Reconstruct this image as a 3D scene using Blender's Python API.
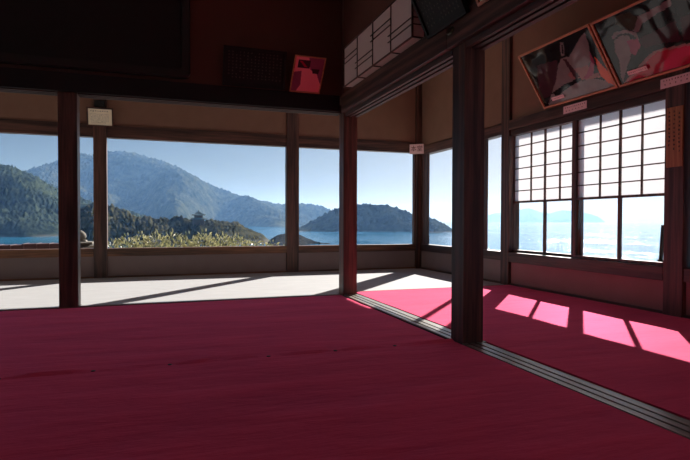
import bpy, bmesh, math, random
import mathutils
from mathutils import Vector, Matrix, noise

for o in list(bpy.data.objects):
    bpy.data.objects.remove(o)
scene = bpy.context.scene
COL = scene.collection
random.seed(7)

# ------------------------------------------------------------------ camera
FPX, PITCH, ROLL, YAW, H = 521.3, 0.0182, 0.0024, 0.3352, 0.726
_F = Vector((math.sin(YAW)*math.cos(PITCH), math.cos(YAW)*math.cos(PITCH), -math.sin(PITCH)))
_R0 = Vector((math.cos(YAW), -math.sin(YAW), 0))
_U0 = _R0.cross(_F)
_R = _R0*math.cos(ROLL) + _U0*math.sin(ROLL)
_U = -_R0*math.sin(ROLL) + _U0*math.cos(ROLL)
cam_data = bpy.data.cameras.new('camera')
cam = bpy.data.objects.new('camera', cam_data)
COL.objects.link(cam)
m = Matrix.Identity(4)
for i in range(3):
    m[i][0], m[i][1], m[i][2] = _R[i], _U[i], -_F[i]
m[2][3] = H
cam.matrix_world = m
cam_data.sensor_width = 36
cam_data.lens = FPX/690*36
cam_data.clip_start = 0.05
cam_data.clip_end = 12000
scene.camera = cam

# ------------------------------------------------------------------ world, sun, exposure
SUN = Vector((1.28, 1.35, 1.0)).normalized()          # towards the sun, from the patches on the carpet
world = bpy.data.worlds.new('world')
scene.world = world
world.use_nodes = True
nt = world.node_tree
nt.nodes.clear()
sky = nt.nodes.new('ShaderNodeTexSky')
sky.sky_type = 'NISHITA'
sky.sun_disc = False
sky.sun_elevation = math.asin(SUN.z)
sky.sun_rotation = math.atan2(SUN.x, SUN.y)
sky.altitude = 20
sky.air_density = 1.3
sky.dust_density = 1.6
sky.ozone_density = 1.6
bg = nt.nodes.new('ShaderNodeBackground')
bg.inputs['Strength'].default_value = 0.038
wo = nt.nodes.new('ShaderNodeOutputWorld')
tint = nt.nodes.new('ShaderNodeMix')
tint.data_type = 'RGBA'
tint.blend_type = 'MULTIPLY'
tint.inputs['Factor'].default_value = 1
tint.inputs['B'].default_value = (0.50, 0.56, 0.725, 1)
nt.links.new(sky.outputs[0], tint.inputs['A'])
nt.links.new(tint.outputs['Result'], bg.inputs[0])
nt.links.new(bg.outputs[0], wo.inputs[0])

sl = bpy.data.lights.new('sun', 'SUN')
sl.energy = 7.2
sl.angle = math.radians(0.6)
sl.color = (1.0, 0.965, 0.92)
sun = bpy.data.objects.new('sun', sl)
COL.objects.link(sun)
sun.rotation_euler = SUN.to_track_quat('Z', 'Y').to_euler()
sun.location = (8, 9, 8)

scene.view_settings.view_transform = 'Standard'
scene.view_settings.look = 'None'
scene.view_settings.exposure = 0.64
scene.view_settings.gamma = 1
scene.view_settings.use_curve_mapping = False
cy = scene.cycles
cy.max_bounces = 10
cy.diffuse_bounces = 6
cy.glossy_bounces = 4
cy.transmission_bounces = 6
cy.transparent_max_bounces = 12
cy.volume_bounces = 1
cy.sample_clamp_indirect = 6
cy.caustics_reflective = False
cy.caustics_refractive = False
cy.use_denoising = True


# ------------------------------------------------------------------ materials
def mat(name):
    mt = bpy.data.materials.new(name)
    mt.use_nodes = True
    return mt, mt.node_tree, mt.node_tree.nodes['Principled BSDF']


def plain(name, col, rough=0.6, spec=0.5, var=0.0, scale=20, bump=0.0, bscale=None, stretch=(1, 1, 1)):
    mt, t, b = mat(name)
    b.inputs['Roughness'].default_value = rough
    b.inputs['Specular IOR Level'].default_value = spec
    tc = t.nodes.new('ShaderNodeTexCoord')
    mp = t.nodes.new('ShaderNodeMapping')
    mp.inputs['Scale'].default_value = stretch
    t.links.new(tc.outputs['Object'], mp.inputs[0])
    n = t.nodes.new('ShaderNodeTexNoise')
    n.inputs['Scale'].default_value = scale
    n.inputs['Detail'].default_value = 5
    t.links.new(mp.outputs[0], n.inputs['Vector'])
    r = t.nodes.new('ShaderNodeMix')
    r.data_type = 'RGBA'
    lo = [max(0, c*(1-var)) for c in col]
    hi = [min(1, c*(1+var)) for c in col]
    r.inputs['A'].default_value = (*lo, 1)
    r.inputs['B'].default_value = (*hi, 1)
    t.links.new(n.outputs['Fac'], r.inputs['Factor'])
    t.links.new(r.outputs['Result'], b.inputs['Base Color'])
    if bump:
        n2 = t.nodes.new('ShaderNodeTexNoise')
        n2.inputs['Scale'].default_value = bscale or scale
        n2.inputs['Detail'].default_value = 6
        t.links.new(mp.outputs[0], n2.inputs['Vector'])
        bp = t.nodes.new('ShaderNodeBump')
        bp.inputs['Strength'].default_value = 0.7
        bp.inputs['Distance'].default_value = bump
        t.links.new(n2.outputs['Fac'], bp.inputs['Height'])
        t.links.new(bp.outputs[0], b.inputs['Normal'])
    return mt


def wood(name, dark, light, axis=2, rough=0.45, ring=5, bump=0.0015):
    """aged timber: growth rings warped by noise and drawn out along one axis"""
    mt, t, b = mat(name)
    b.inputs['Roughness'].default_value = rough
    tc = t.nodes.new('ShaderNodeTexCoord')
    mp = t.nodes.new('ShaderNodeMapping')
    s = [1.0, 1.0, 1.0]
    s[axis] = 0.06
    mp.inputs['Scale'].default_value = s
    t.links.new(tc.outputs['Object'], mp.inputs[0])
    w = t.nodes.new('ShaderNodeTexWave')
    w.wave_type = 'RINGS'
    w.rings_direction = 'XYZ'[axis]
    w.inputs['Scale'].default_value = ring
    w.inputs['Distortion'].default_value = 9
    w.inputs['Detail'].default_value = 3
    w.inputs['Detail Scale'].default_value = 1.6
    t.links.new(mp.outputs[0], w.inputs['Vector'])
    n = t.nodes.new('ShaderNodeTexNoise')
    n.inputs['Scale'].default_value = 60
    n.inputs['Detail'].default_value = 6
    t.links.new(mp.outputs[0], n.inputs['Vector'])
    mx = t.nodes.new('ShaderNodeMath')
    mx.operation = 'MULTIPLY'
    sf = t.nodes.new('ShaderNodeMapRange')
    sf.inputs['To Min'].default_value = 0.45
    t.links.new(w.outputs['Fac'], sf.inputs['Value'])
    t.links.new(sf.outputs[0], mx.inputs[0])
    t.links.new(n.outputs['Fac'], mx.inputs[1])
    cr = t.nodes.new('ShaderNodeValToRGB')
    cr.color_ramp.elements[0].position = 0.16
    cr.color_ramp.elements[0].color = (*dark, 1)
    cr.color_ramp.elements[1].position = 0.7
    cr.color_ramp.elements[1].color = (*light, 1)
    t.links.new(mx.outputs[0], cr.inputs[0])
    t.links.new(cr.outputs[0], b.inputs['Base Color'])
    bp = t.nodes.new('ShaderNodeBump')
    bp.inputs['Distance'].default_value = bump
    t.links.new(mx.outputs[0], bp.inputs['Height'])
    t.links.new(bp.outputs[0], b.inputs['Normal'])
    return mt


WD, WL = (0.024, 0.011, 0.008), (0.16, 0.072, 0.05)
wood_z = wood('dark_timber_upright', WD, WL, 2, 0.5)
wood_x = wood('dark_timber_along_x', WD, WL, 0, 0.5)
wood_y = wood('dark_timber_along_y', WD, WL, 1, 0.5)
wood_red_glow = wood('red_glow_timber_upright', (0.04, 0.015, 0.011), (0.20, 0.08, 0.055), 2, 0.5)  # redder copy for the middle post: glow off the sunlit carpet painted in
sill_x = wood('sill_timber_along_x', (0.045, 0.018, 0.008), (0.30, 0.125, 0.055), 0, 0.45)
sill_y = wood('sill_timber_along_y', (0.03, 0.013, 0.009), (0.13, 0.062, 0.042), 1, 0.45)
blackwood = plain('blackened_wood', (0.006, 0.005, 0.005), 0.7, 0.4, 0.5, 14, 0.001)
lacquer = plain('black_lacquer', (0.005, 0.005, 0.006), 0.35, 0.4, 0.3, 8)
track_wood = wood('worn_track_timber', (0.16, 0.14, 0.12), (0.34, 0.30, 0.26), 1, 0.32, 6, 0.0006)
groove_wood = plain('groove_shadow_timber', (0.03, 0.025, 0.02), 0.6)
frame_wood = wood('orange_frame_wood', (0.34, 0.11, 0.04), (0.62, 0.25, 0.11), 1, 0.4, 30, 0.0003)
frame_wood_x = wood('orange_frame_wood_across', (0.34, 0.11, 0.04), (0.62, 0.25, 0.11), 0, 0.4, 30, 0.0003)
board_wood = wood('notice_board_wood', (0.30, 0.13, 0.045), (0.52, 0.26, 0.10), 2, 0.5, 12, 0.0005)
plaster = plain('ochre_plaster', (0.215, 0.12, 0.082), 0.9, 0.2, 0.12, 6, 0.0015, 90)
plaster_dado = plain('grey_brown_plaster', (0.28, 0.21, 0.195), 0.9, 0.2, 0.12, 5, 0.0015, 90)
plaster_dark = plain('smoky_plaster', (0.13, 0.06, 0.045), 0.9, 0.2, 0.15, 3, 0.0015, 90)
plaster_red = plain('red_brown_plaster', (0.34, 0.20, 0.19), 0.9, 0.2, 0.14, 5, 0.0015, 90)
ceiling_m = wood('ceiling_boards', (0.03, 0.018, 0.012), (0.09, 0.05, 0.03), 0, 0.6)
ink = plain('black_ink', (0.012, 0.010, 0.010), 0.7)
ink_red = plain('dark_red_ink', (0.16, 0.02, 0.02), 0.7)
carved = plain('faded_carved_strokes', (0.085, 0.07, 0.055), 0.6)
pink_paper = plain('pale_pink_card', (0.86, 0.62, 0.60), 0.7, 0.3, 0.06, 12)
cream_paper = plain('cream_card', (0.93, 0.84, 0.60), 0.7, 0.3, 0.08, 14)
brass = plain('blackened_brass', (0.05, 0.035, 0.02), 0.35)
brass.node_tree.nodes['Principled BSDF'].inputs['Metallic'].default_value = 0.8
steel_dark = plain('dark_nail_steel', (0.03, 0.02, 0.03), 0.4)
stone = plain('granite_stone', (0.17, 0.15, 0.125), 0.85, 0.3, 0.35, 30, 0.01, 40)
tile = plain('garden_wall_tiles', (0.085, 0.035, 0.04), 0.55, 0.5, 0.25, 10, 0.004, 30)
render_wall = plain('garden_wall_render', (0.5, 0.46, 0.4), 0.9, 0.2, 0.1, 5)
soil = plain('pale_bounce_gravel', (0.68, 0.65, 0.60), 0.95, 0.2, 0.3, 3, 0.02, 12)  # hidden ground, made pale to bounce light indoors
roof_tile = plain('eave_boards', (0.12, 0.09, 0.07), 0.8, 0.3, 0.2, 6)


def carpet_material():
    mt, t, b = mat('crimson_felt_carpet')
    b.inputs['Roughness'].default_value = 0.95
    b.inputs['Specular IOR Level'].default_value = 0.05
    b.inputs['Sheen Weight'].default_value = 0.8
    b.inputs['Sheen Roughness'].default_value = 0.5
    b.inputs['Sheen Tint'].default_value = (0.95, 0.17, 0.32, 1)
    tc = t.nodes.new('ShaderNodeTexCoord')
    mp = t.nodes.new('ShaderNodeMapping')
    mp.inputs['Scale'].default_value = (0.55, 2.2, 1)
    mp.inputs['Rotation'].default_value = (0, 0, 0.08)
    t.links.new(tc.outputs['Object'], mp.inputs[0])
    n = t.nodes.new('ShaderNodeTexNoise')
    n.inputs['Scale'].default_value = 1.9
    n.inputs['Detail'].default_value = 6
    n.inputs['Roughness'].default_value = 0.62
    t.links.new(mp.outputs[0], n.inputs['Vector'])
    cr = t.nodes.new('ShaderNodeValToRGB')
    cr.color_ramp.elements[0].position = 0.3
    cr.color_ramp.elements[0].color = (0.62, 0.052, 0.120, 1)
    cr.color_ramp.elements[1].position = 0.72
    cr.color_ramp.elements[1].color = (0.86, 0.088, 0.175, 1)
    t.links.new(n.outputs['Fac'], cr.inputs[0])
    f = t.nodes.new('ShaderNodeTexNoise')
    f.inputs['Scale'].default_value = 420
    t.links.new(tc.outputs['Object'], f.inputs['Vector'])
    mx = t.nodes.new('ShaderNodeMix')
    mx.data_type = 'RGBA'
    mx.blend_type = 'OVERLAY'
    mx.inputs['Factor'].default_value = 0.2
    t.links.new(cr.outputs[0], mx.inputs['A'])
    t.links.new(f.outputs['Fac'], mx.inputs['B'])
    t.links.new(mx.outputs['Result'], b.inputs['Base Color'])
    bp = t.nodes.new('ShaderNodeBump')
    bp.inputs['Distance'].default_value = 0.05
    bp.inputs['Strength'].default_value = 0.5
    t.links.new(n.outputs['Fac'], bp.inputs['Height'])
    t.links.new(bp.outputs[0], b.inputs['Normal'])
    # brushed felt fibres catch light at low angles
    g = t.nodes.new('ShaderNodeBsdfGlossy')
    g.inputs['Roughness'].default_value = 0.42
    g.inputs['Color'].default_value = (0.95, 0.22, 0.50, 1)
    lw = t.nodes.new('ShaderNodeLayerWeight')
    pw = t.nodes.new('ShaderNodeMath'); pw.operation = 'POWER'; pw.inputs[1].default_value = 4
    ml = t.nodes.new('ShaderNodeMath'); ml.operation = 'MULTIPLY'; ml.inputs[1].default_value = 0.035
    t.links.new(lw.outputs['Facing'], pw.inputs[0])
    t.links.new(pw.outputs[0], ml.inputs[0])
    ms = t.nodes.new('ShaderNodeMixShader')
    t.links.new(ml.outputs[0], ms.inputs[0])
    t.links.new(b.outputs[0], ms.inputs[1])
    t.links.new(g.outputs[0], ms.inputs[2])
    t.links.new(ms.outputs[0], t.nodes['Material Output'].inputs['Surface'])
    return mt


carpet = carpet_material()
rail_wood_x = wood('head_rail_along_x', (0.02, 0.010, 0.008), (0.10, 0.05, 0.036), 0, 0.75)
rail_wood_y = wood('head_rail_along_y', (0.025, 0.012, 0.010), (0.12, 0.058, 0.046), 1, 0.7)


def matting_material():
    mt, t, b = mat('pale_matting')
    b.inputs['Roughness'].default_value = 0.8
    b.inputs['Specular IOR Level'].default_value = 0.3
    tc = t.nodes.new('ShaderNodeTexCoord')
    mp = t.nodes.new('ShaderNodeMapping')
    mp.inputs['Scale'].default_value = (1, 3.5, 1)
    mp.inputs['Rotation'].default_value = (0, 0, 0.5)
    t.links.new(tc.outputs['Object'], mp.inputs[0])
    n = t.nodes.new('ShaderNodeTexNoise')
    n.inputs['Scale'].default_value = 3
    n.inputs['Detail'].default_value = 6
    n.inputs['Roughness'].default_value = 0.7
    t.links.new(mp.outputs[0], n.inputs['Vector'])
    cr = t.nodes.new('ShaderNodeValToRGB')
    cr.color_ramp.elements[0].position = 0.3
    cr.color_ramp.elements[0].color = (0.37, 0.37, 0.378, 1)
    cr.color_ramp.elements[1].position = 0.75
    cr.color_ramp.elements[1].color = (0.445, 0.445, 0.448, 1)
    t.links.new(n.outputs['Fac'], cr.inputs[0])
    t.links.new(cr.outputs[0], b.inputs['Base Color'])
    return mt


matting = matting_material()


def paper_material(name, col, trans):
    """thin paper that lets light through"""
    mt = bpy.data.materials.new(name)
    mt.use_nodes = True
    t = mt.node_tree
    t.nodes.clear()
    out = t.nodes.new('ShaderNodeOutputMaterial')
    d = t.nodes.new('ShaderNodeBsdfDiffuse')
    tr = t.nodes.new('ShaderNodeBsdfTranslucent')
    mix = t.nodes.new('ShaderNodeMixShader')
    mix.inputs[0].default_value = trans
    n = t.nodes.new('ShaderNodeTexNoise')
    n.inputs['Scale'].default_value = 9
    n.inputs['Detail'].default_value = 6
    c = t.nodes.new('ShaderNodeMix')
    c.data_type = 'RGBA'
    c.inputs['A'].default_value = (*[x*0.93 for x in col], 1)
    c.inputs['B'].default_value = (*col, 1)
    t.links.new(n.outputs['Fac'], c.inputs['Factor'])
    t.links.new(c.outputs['Result'], d.inputs[0])
    t.links.new(c.outputs['Result'], tr.inputs[0])
    t.links.new(d.outputs[0], mix.inputs[1])
    t.links.new(tr.outputs[0], mix.inputs[2])
    t.links.new(mix.outputs[0], out.inputs[0])
    return mt


shoji_paper = paper_material('shoji_paper', (0.90, 0.88, 0.89), 0.72)
lamp_paper = paper_material('lamp_paper', (0.80, 0.66, 0.62), 0.3)


def glass_material():
    mt = bpy.data.materials.new('thin_window_glass')
    mt.use_nodes = True
    t = mt.node_tree
    t.nodes.clear()
    out = t.nodes.new('ShaderNodeOutputMaterial')
    a = t.nodes.new('ShaderNodeBsdfTransparent')
    a.inputs[0].default_value = (0.95, 0.965, 0.96, 1)
    g = t.nodes.new('ShaderNodeBsdfGlossy')
    g.inputs['Roughness'].default_value = 0.02
    lw = t.nodes.new('ShaderNodeLayerWeight')
    lw.inputs['Blend'].default_value = 0.5
    pw = t.nodes.new('ShaderNodeMath'); pw.operation = 'POWER'; pw.inputs[1].default_value = 5
    fr = t.nodes.new('ShaderNodeMath'); fr.operation = 'MULTIPLY_ADD'; fr.inputs[1].default_value = 0.8; fr.inputs[2].default_value = 0.05
    t.links.new(lw.outputs['Facing'], pw.inputs[0])
    t.links.new(pw.outputs[0], fr.inputs[0])
    mix = t.nodes.new('ShaderNodeMixShader')
    t.links.new(fr.outputs[0], mix.inputs[0])
    t.links.new(a.outputs[0], mix.inputs[1])
    t.links.new(g.outputs[0], mix.inputs[2])
    t.links.new(mix.outputs[0], out.inputs[0])
    return mt


glass = glass_material()


def glossy_print(name, col, var=0.15, scale=8):
    mt = plain(name, col, 0.07, 0.42, var, scale)
    return mt


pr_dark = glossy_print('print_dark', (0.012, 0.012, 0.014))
refl_grey = glossy_print('reflection_grey', (0.20, 0.18, 0.175), 0.25, 12)  # paints grey glazing reflections as colour in the two large pictures
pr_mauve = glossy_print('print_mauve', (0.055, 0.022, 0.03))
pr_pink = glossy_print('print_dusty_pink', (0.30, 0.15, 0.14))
refl_orange = glossy_print('reflection_orange', (0.60, 0.09, 0.03), 0.5, 5)  # paints the orange-red glow in the glazing as colour
pr_crimson = glossy_print('print_reflection_crimson', (0.42, 0.014, 0.045), 0.25, 4)  # also paints the carpet's reflection in the second large picture
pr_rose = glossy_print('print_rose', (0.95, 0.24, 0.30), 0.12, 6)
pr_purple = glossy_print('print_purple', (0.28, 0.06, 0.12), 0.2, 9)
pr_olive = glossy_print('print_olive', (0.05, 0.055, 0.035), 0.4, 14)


# ------------------------------------------------------------------ helpers
def tag(o, label=None, cat=None, group=None, kind=None):
    if label: o['label'] = label
    if cat: o['category'] = cat
    if group: o['group'] = group
    if kind: o['kind'] = kind
    return o


def empty(name, loc=(0, 0, 0)):
    o = bpy.data.objects.new(name, None)
    o.empty_display_size = 0.1
    o.location = loc
    COL.objects.link(o)
    return o


def link(name, bm, mats, parent=None, smooth=False):
    me = bpy.data.meshes.new(name)
    bmesh.ops.recalc_face_normals(bm, faces=bm.faces[:])
    bm.to_mesh(me)
    bm.free()
    for x in (mats if isinstance(mats, (list, tuple)) else [mats]):
        me.materials.append(x)
    if smooth:
        for p in me.polygons:
            p.use_smooth = True
    o = bpy.data.objects.new(name, me)
    COL.objects.link(o)
    if parent:
        o.parent = parent
        o.location = -Vector(parent.location) if False else (0, 0, 0)
        o.matrix_parent_inverse = Matrix.Translation(-Vector(parent.location))
    return o


def box(bm, x0, x1, y0, y1, z0, z1, bevel=0.0, mi=0):
    vs = [bm.verts.new(p) for p in ((x0, y0, z0), (x1, y0, z0), (x1, y1, z0), (x0, y1, z0),
                                    (x0, y0, z1), (x1, y0, z1), (x1, y1, z1), (x0, y1, z1))]
    fs = [bm.faces.new([vs[i] for i in q]) for q in
          ((3, 2, 1, 0), (4, 5, 6, 7), (0, 1, 5, 4), (1, 2, 6, 5), (2, 3, 7, 6), (3, 0, 4, 7))]
    for f in fs:
        f.material_index = mi
    if bevel:
        es = {e for f in fs for e in f.edges}
        r = bmesh.ops.bevel(bm, geom=list(es), offset=bevel, segments=2, affect='EDGES', profile=0.6)
        for f in r['faces']:
            f.material_index = mi
    return vs


def obox(bm, o, ex, ey, ez, a, b, mi=0, bevel=0.0):
    """box in a local frame: o origin, ex/ey/ez unit vectors, corners a..b in local units"""
    n0 = len(bm.verts)
    vs = box(bm, a[0], b[0], a[1], b[1], a[2], b[2], bevel, mi)
    bm.verts.ensure_lookup_table()
    for v in bm.verts[n0:]:
        p = v.co.copy()
        v.co = o + ex*p.x + ey*p.y + ez*p.z


def single(name, b, mt, parent=None, bevel=0.0):
    bm = bmesh.new()
    box(bm, *b, bevel)
    return link(name, bm, mt, parent)


def lathe(bm, c, prof, seg=20, mi=0):
    rings = []
    for r, z in prof:
        rings.append([bm.verts.new((c[0]+r*math.cos(2*math.pi*k/seg), c[1]+r*math.sin(2*math.pi*k/seg), c[2]+z))
                      for k in range(seg)])
    for a, b in zip(rings, rings[1:]):
        for k in range(seg):
            bm.faces.new((a[k], a[(k+1) % seg], b[(k+1) % seg], b[k])).material_index = mi
    bm.faces.new(rings[0][::-1]).material_index = mi
    bm.faces.new(rings[-1]).material_index = mi


def glyphs(bm, o, ex, ez, ny, cols, size, gap, rng, mi=0, depth=0.0008, fill=1.0):
    """brush-like characters made of short strokes; cols = characters per column"""
    n = ex.cross(ez)
    if n.dot(ny) < 0: n = -n
    for (cx_, z0, cnt) in cols:
        for k in range(cnt):
            if rng.random() > fill: continue
            c = o + ex*cx_ + ez*(z0 - k*(size+gap))
            for s in range(rng.randint(4, 6)):
                px, pz = (rng.random()-.5)*size*.5, (rng.random()-.5)*size*.6
                hor = rng.random() < .5
                L = size*(.35+.4*rng.random())/2
                W = size*.055
                ax, az = (L, W) if hor else (W, L)
                if hor: px *= .35
                else: pz *= .35
                obox(bm, c+ex*px+ez*pz, ex, ny, ez, (-ax, 0, -az), (ax, depth, az), mi)


def project_dir(u, v):
    return _F + _R*((u-345)/FPX) - _U*((v-230)/FPX)


def on_plane(u, v, p0, n):
    q = project_dir(u, v)
    c = Vector((0, 0, H))
    t = (p0-c).dot(n)/q.dot(n)
    return c + q*t


# ------------------------------------------------------------------ room shell
YA, XB, YI, XI = 7.16, 3.71, 4.80, 1.636
CE = 2.95

single('floor', (-5.6, 3.9, -6.0, 7.4, -0.16, -0.012), plain('floor_boards', (0.12, 0.08, 0.05), 0.6, 0.4, 0.2, 4)).__setitem__('kind', 'structure')
single('ceiling', (-5.6, 3.9, -6.0, 7.4, CE, CE+0.1), plain('pale_bounce_ceiling', (0.80, 0.74, 0.68), 0.8, 0.3, 0.1, 4)).__setitem__('kind', 'structure')  # unseen ceiling, kept pale to bounce light down

bm = bmesh.new()
for a, b in ((-5.6, -0.822), (-0.665, 1.628), (1.802, 3.633)):
    box(bm, a, b, YA+0.02, YA+0.10, -0.012, 0.27, mi=1)
    box(bm, a, b, YA+0.02, YA+0.10, 1.92, CE)
link('wall_back', bm, [plaster, plaster_dado])['kind'] = 'structure'

bm = bmesh.new()
for a, b, q in ((-6.0, 2.858, 2), (3.022, 4.953, 2), (5.102, YA-0.032, 1)):
    box(bm, XB+0.01, XB+0.09, a, b, -0.012, 0.27, mi=q)
    box(bm, XB+0.01, XB+0.09, a, b, 1.86, CE)
link('wall_right', bm, [plaster, plaster_dado, plaster_red])['kind'] = 'structure'

bm = bmesh.new()          # side wall out of frame, with openings added above the sill for more daylight
box(bm, -5.6, -5.5, -6.0, YA, -0.012, 0.37)
box(bm, -5.6, -5.5, -6.0, YA, 1.76, CE)
box(bm, -5.6, -5.5, -6.0, 0.2, 0.37, 1.76)
box(bm, -5.6, -5.5, 4.2, 4.35, 0.37, 1.76)
link('wall_left', bm, plain('white_bounce_plaster', (0.78, 0.76, 0.74), 0.9, 0.2, 0.05, 4))['kind'] = 'structure'  # white chosen for the unseen walls so they bounce daylight back
single('wall_rear', (-5.6, 3.9, -6.1, -6.0, -0.16, CE+0.1), bpy.data.materials['white_bounce_plaster'])['kind'] = 'structure'
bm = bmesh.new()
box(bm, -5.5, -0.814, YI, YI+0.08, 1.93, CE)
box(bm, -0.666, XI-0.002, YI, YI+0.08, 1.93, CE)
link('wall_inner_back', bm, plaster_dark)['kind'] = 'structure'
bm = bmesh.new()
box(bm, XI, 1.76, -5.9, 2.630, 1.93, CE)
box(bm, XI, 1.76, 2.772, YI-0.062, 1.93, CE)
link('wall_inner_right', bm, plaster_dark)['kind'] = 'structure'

single('baseboard_right', (XB-0.012, XB+0.01, -2.5, YA-0.02, -0.012, 0.022), sill_y)['kind'] = 'structure'
single('baseboard_back', (-5.5, XB-0.02, YA+0.0, YA+0.02, -0.012, 0.02), sill_x)['kind'] = 'structure'

# eaves outside (they shade the top of the paper panes)
bm = bmesh.new()
vs = [bm.verts.new(p) for p in ((-6, YA+0.1, 2.75), (4.75, YA+0.1, 2.75), (4.75, YA+0.85, 2.42), (-6, YA+0.85, 2.42),
                                (-6, YA+0.1, 2.83), (4.75, YA+0.1, 2.83), (4.75, YA+0.85, 2.50), (-6, YA+0.85, 2.50))]
for q in ((0, 1, 2, 3), (4, 5, 6, 7), (0, 1, 5, 4), (1, 2, 6, 5), (2, 3, 7, 6), (3, 0, 4, 7)):
    bm.faces.new([vs[i] for i in q])
vs = [bm.verts.new(p) for p in ((3.81, -6.1, 2.75), (3.81, YA+0.1, 2.75), (4.75, YA+0.1, 2.405), (4.75, -6.1, 2.405),
                                (3.81, -6.1, 2.83), (3.81, YA+0.1, 2.83), (4.75, YA+0.1, 2.405), (4.75, -6.1, 2.405))]
for q in ((0, 1, 2, 3), (4, 5, 6, 7), (0, 1, 5, 4), (1, 2, 6, 5), (2, 3, 7, 6), (3, 0, 4, 7)):
    bm.faces.new([vs[i] for i in q])
link('trim_1', bm, roof_tile)['kind'] = 'structure'
# wide roof over the hall so that no daylight drops in from above
single('trim_2', (-6, 3.95, -6.2, YA+0.2, CE+0.11, CE+0.3), roof_tile)['kind'] = 'structure'


# ------------------------------------------------------------------ posts
def post(x0, x1, y0, y1, z0, z1, label, mt=None, group=None):
    bm = bmesh.new()
    box(bm, x0, x1, y0, y1, z0, z1, 0.006)
    o = link('timber_post', bm, mt or wood_z)
    return tag(o, label, 'post', group)


post(-0.82, -0.667, YA-0.01, YA+0.10, -0.005, CE, 'dark square back wall post directly below the cream notice')
post(1.63, 1.80, YA-0.01, YA+0.10, -0.005, CE, 'dark square wall post in mid back wall, in front of the sea inlet', wood_z)
post(3.635, XB+0.12, YA-0.03, YA+0.12, -0.005, CE, 'dark post in the far corner where back and right walls meet, under the small sign')
post(XB-0.03, XB+0.12, 4.955, 5.10, -0.005, CE, 'dark right-wall post left of the paper window')
post(XB-0.03, XB+0.12, 2.86, 3.02, -0.005, CE, 'dark right-wall post at the picture edge carrying the inscribed wooden board')
post(-0.812, -0.668, YI+0.0, YI+0.14, 0.0, CE, 'black freestanding square post at left on the edge of the red carpet')
post(XI, XI+0.14, YI-0.06, YI+0.08, 0.0, CE, 'reddish freestanding post in the middle where carpet, matting and door track meet', wood_red_glow)
post(XI+0.012, XI+0.148, 2.632, 2.77, 0.0, CE, 'large dark freestanding post in the foreground rising from the door track')


# ------------------------------------------------------------------ beams with sliding-door grooves
def beam_y(y0, y1, label):
    t = tag(empty('lintel_beam', (XI+0.07, y0, 1.73)), label, 'beam')
    bm = bmesh.new()
    # channelled underside: ribs and grooves
    xs = [XI+0.012, XI+0.035, XI+0.055, XI+0.085, XI+0.105, XI+0.14]
    box(bm, XI+0.012, XI+0.14, y0, y1, 1.745, 1.80)
    for a, b in ((0, 1), (2, 3), (4, 5)):
        box(bm, xs[a], xs[b], y0, y1, 1.722, 1.745)
    link('grooved_head_rail', bm, rail_wood_y, t)
    bm = bmesh.new()
    box(bm, XI-0.028, XI+0.010, y0-0.0, y1, 1.755, 1.925, 0.004)
    link('face_board', bm, wood_y, t)
    return t


nb = beam_y(2.775, YI-0.065, 'dark lintel beam with grooved underside between the middle and the foreground posts')
nb2 = beam_y(-2.4, 2.626, 'dark lintel beam with grooved underside from the foreground post towards the upper right')
bm = bmesh.new()
box(bm, XI-0.026, XI+0.008, 2.628, 2.773, 1.757, 1.923, 0.003)
o = link('face_board', bm, wood_y, nb)
# black oval nail cover on the face board
bm = bmesh.new()
seg = 20
r0 = [bm.verts.new((XI-0.0275, 2.73+0.045*math.cos(2*math.pi*k/seg), 1.85+0.022*math.sin(2*math.pi*k/seg))) for k in range(seg)]
r1 = [bm.verts.new((XI-0.037, 2.73+0.034*math.cos(2*math.pi*k/seg), 1.85+0.015*math.sin(2*math.pi*k/seg))) for k in range(seg)]
for k in range(seg):
    bm.faces.new((r0[k], r0[(k+1) % seg], r1[(k+1) % seg], r1[k]))
bm.faces.new(r1)
bm.faces.new(r0[::-1])
link('nail_cover', bm, brass, nb)

t = tag(empty('lintel_beam', (0.0, YI, 1.76)), 'long black lintel beam across the back of the red carpeted room', 'beam')
bm = bmesh.new()
box(bm, -5.5, XI-0.03, YI-0.03, YI-0.002, 1.772, 1.925, 0.004)
link('face_board', bm, blackwood, t)
bm = bmesh.new()
for a, b in ((-5.5, -0.815), (-0.665, XI-0.002)):
    box(bm, a, b, YI+0.0, YI+0.13, 1.785, 1.84)
    for c, d in ((0.0, 0.03), (0.05, 0.08), (0.10, 0.13)):
        box(bm, a, b, YI+c, YI+d, 1.762, 1.785)
link('grooved_head_rail', bm, rail_wood_x, t)


# ------------------------------------------------------------------ windows
def wopen_back(n, x0, x1):
    t = empty('window_%d' % n, ((x0+x1)/2, YA+0.05, 0.27))
    t['kind'] = 'structure'
    single('window_header', (x0, x1, YA-0.0, YA+0.11, 1.758, 1.918), wood_x, t, 0.004)
    single('window_sill', (x0, x1, YA-0.012, YA+0.12, 0.268, 0.368), sill_x, t, 0.004)
    return t


w1 = wopen_back(1, -5.5, -0.822)
w2 = wopen_back(2, -0.665, 1.628)
w3 = wopen_back(3, 1.802, 3.633)
single('window_jamb', (3.612, 3.634, YA+0.0, YA+0.03, 0.369, 1.757), wood_z, w3)
single('window_jamb', (1.803, 1.812, YA+0.02, YA+0.09, 0.369, 1.757), wood_z, w3)

t = empty('window_4', (XB+0.05, 6.0, 0.27))
t['kind'] = 'structure'
single('window_header', (XB-0.012, XB+0.10, 5.102, YA-0.032, 1.722, 1.845), wood_y, t, 0.004)
single('window_sill', (XB-0.018, XB+0.11, 5.102, YA-0.032, 0.27, 0.372), sill_y, t, 0.004)
single('window_jamb', (XB-0.0, XB+0.02, 6.90, YA-0.034, 0.373, 1.721), wood_z, t, 0.003)
single('window_mullion', (XB+0.0, XB+0.02, 5.42, 5.49, 0.373, 1.721), wood_z, t, 0.003)

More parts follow.
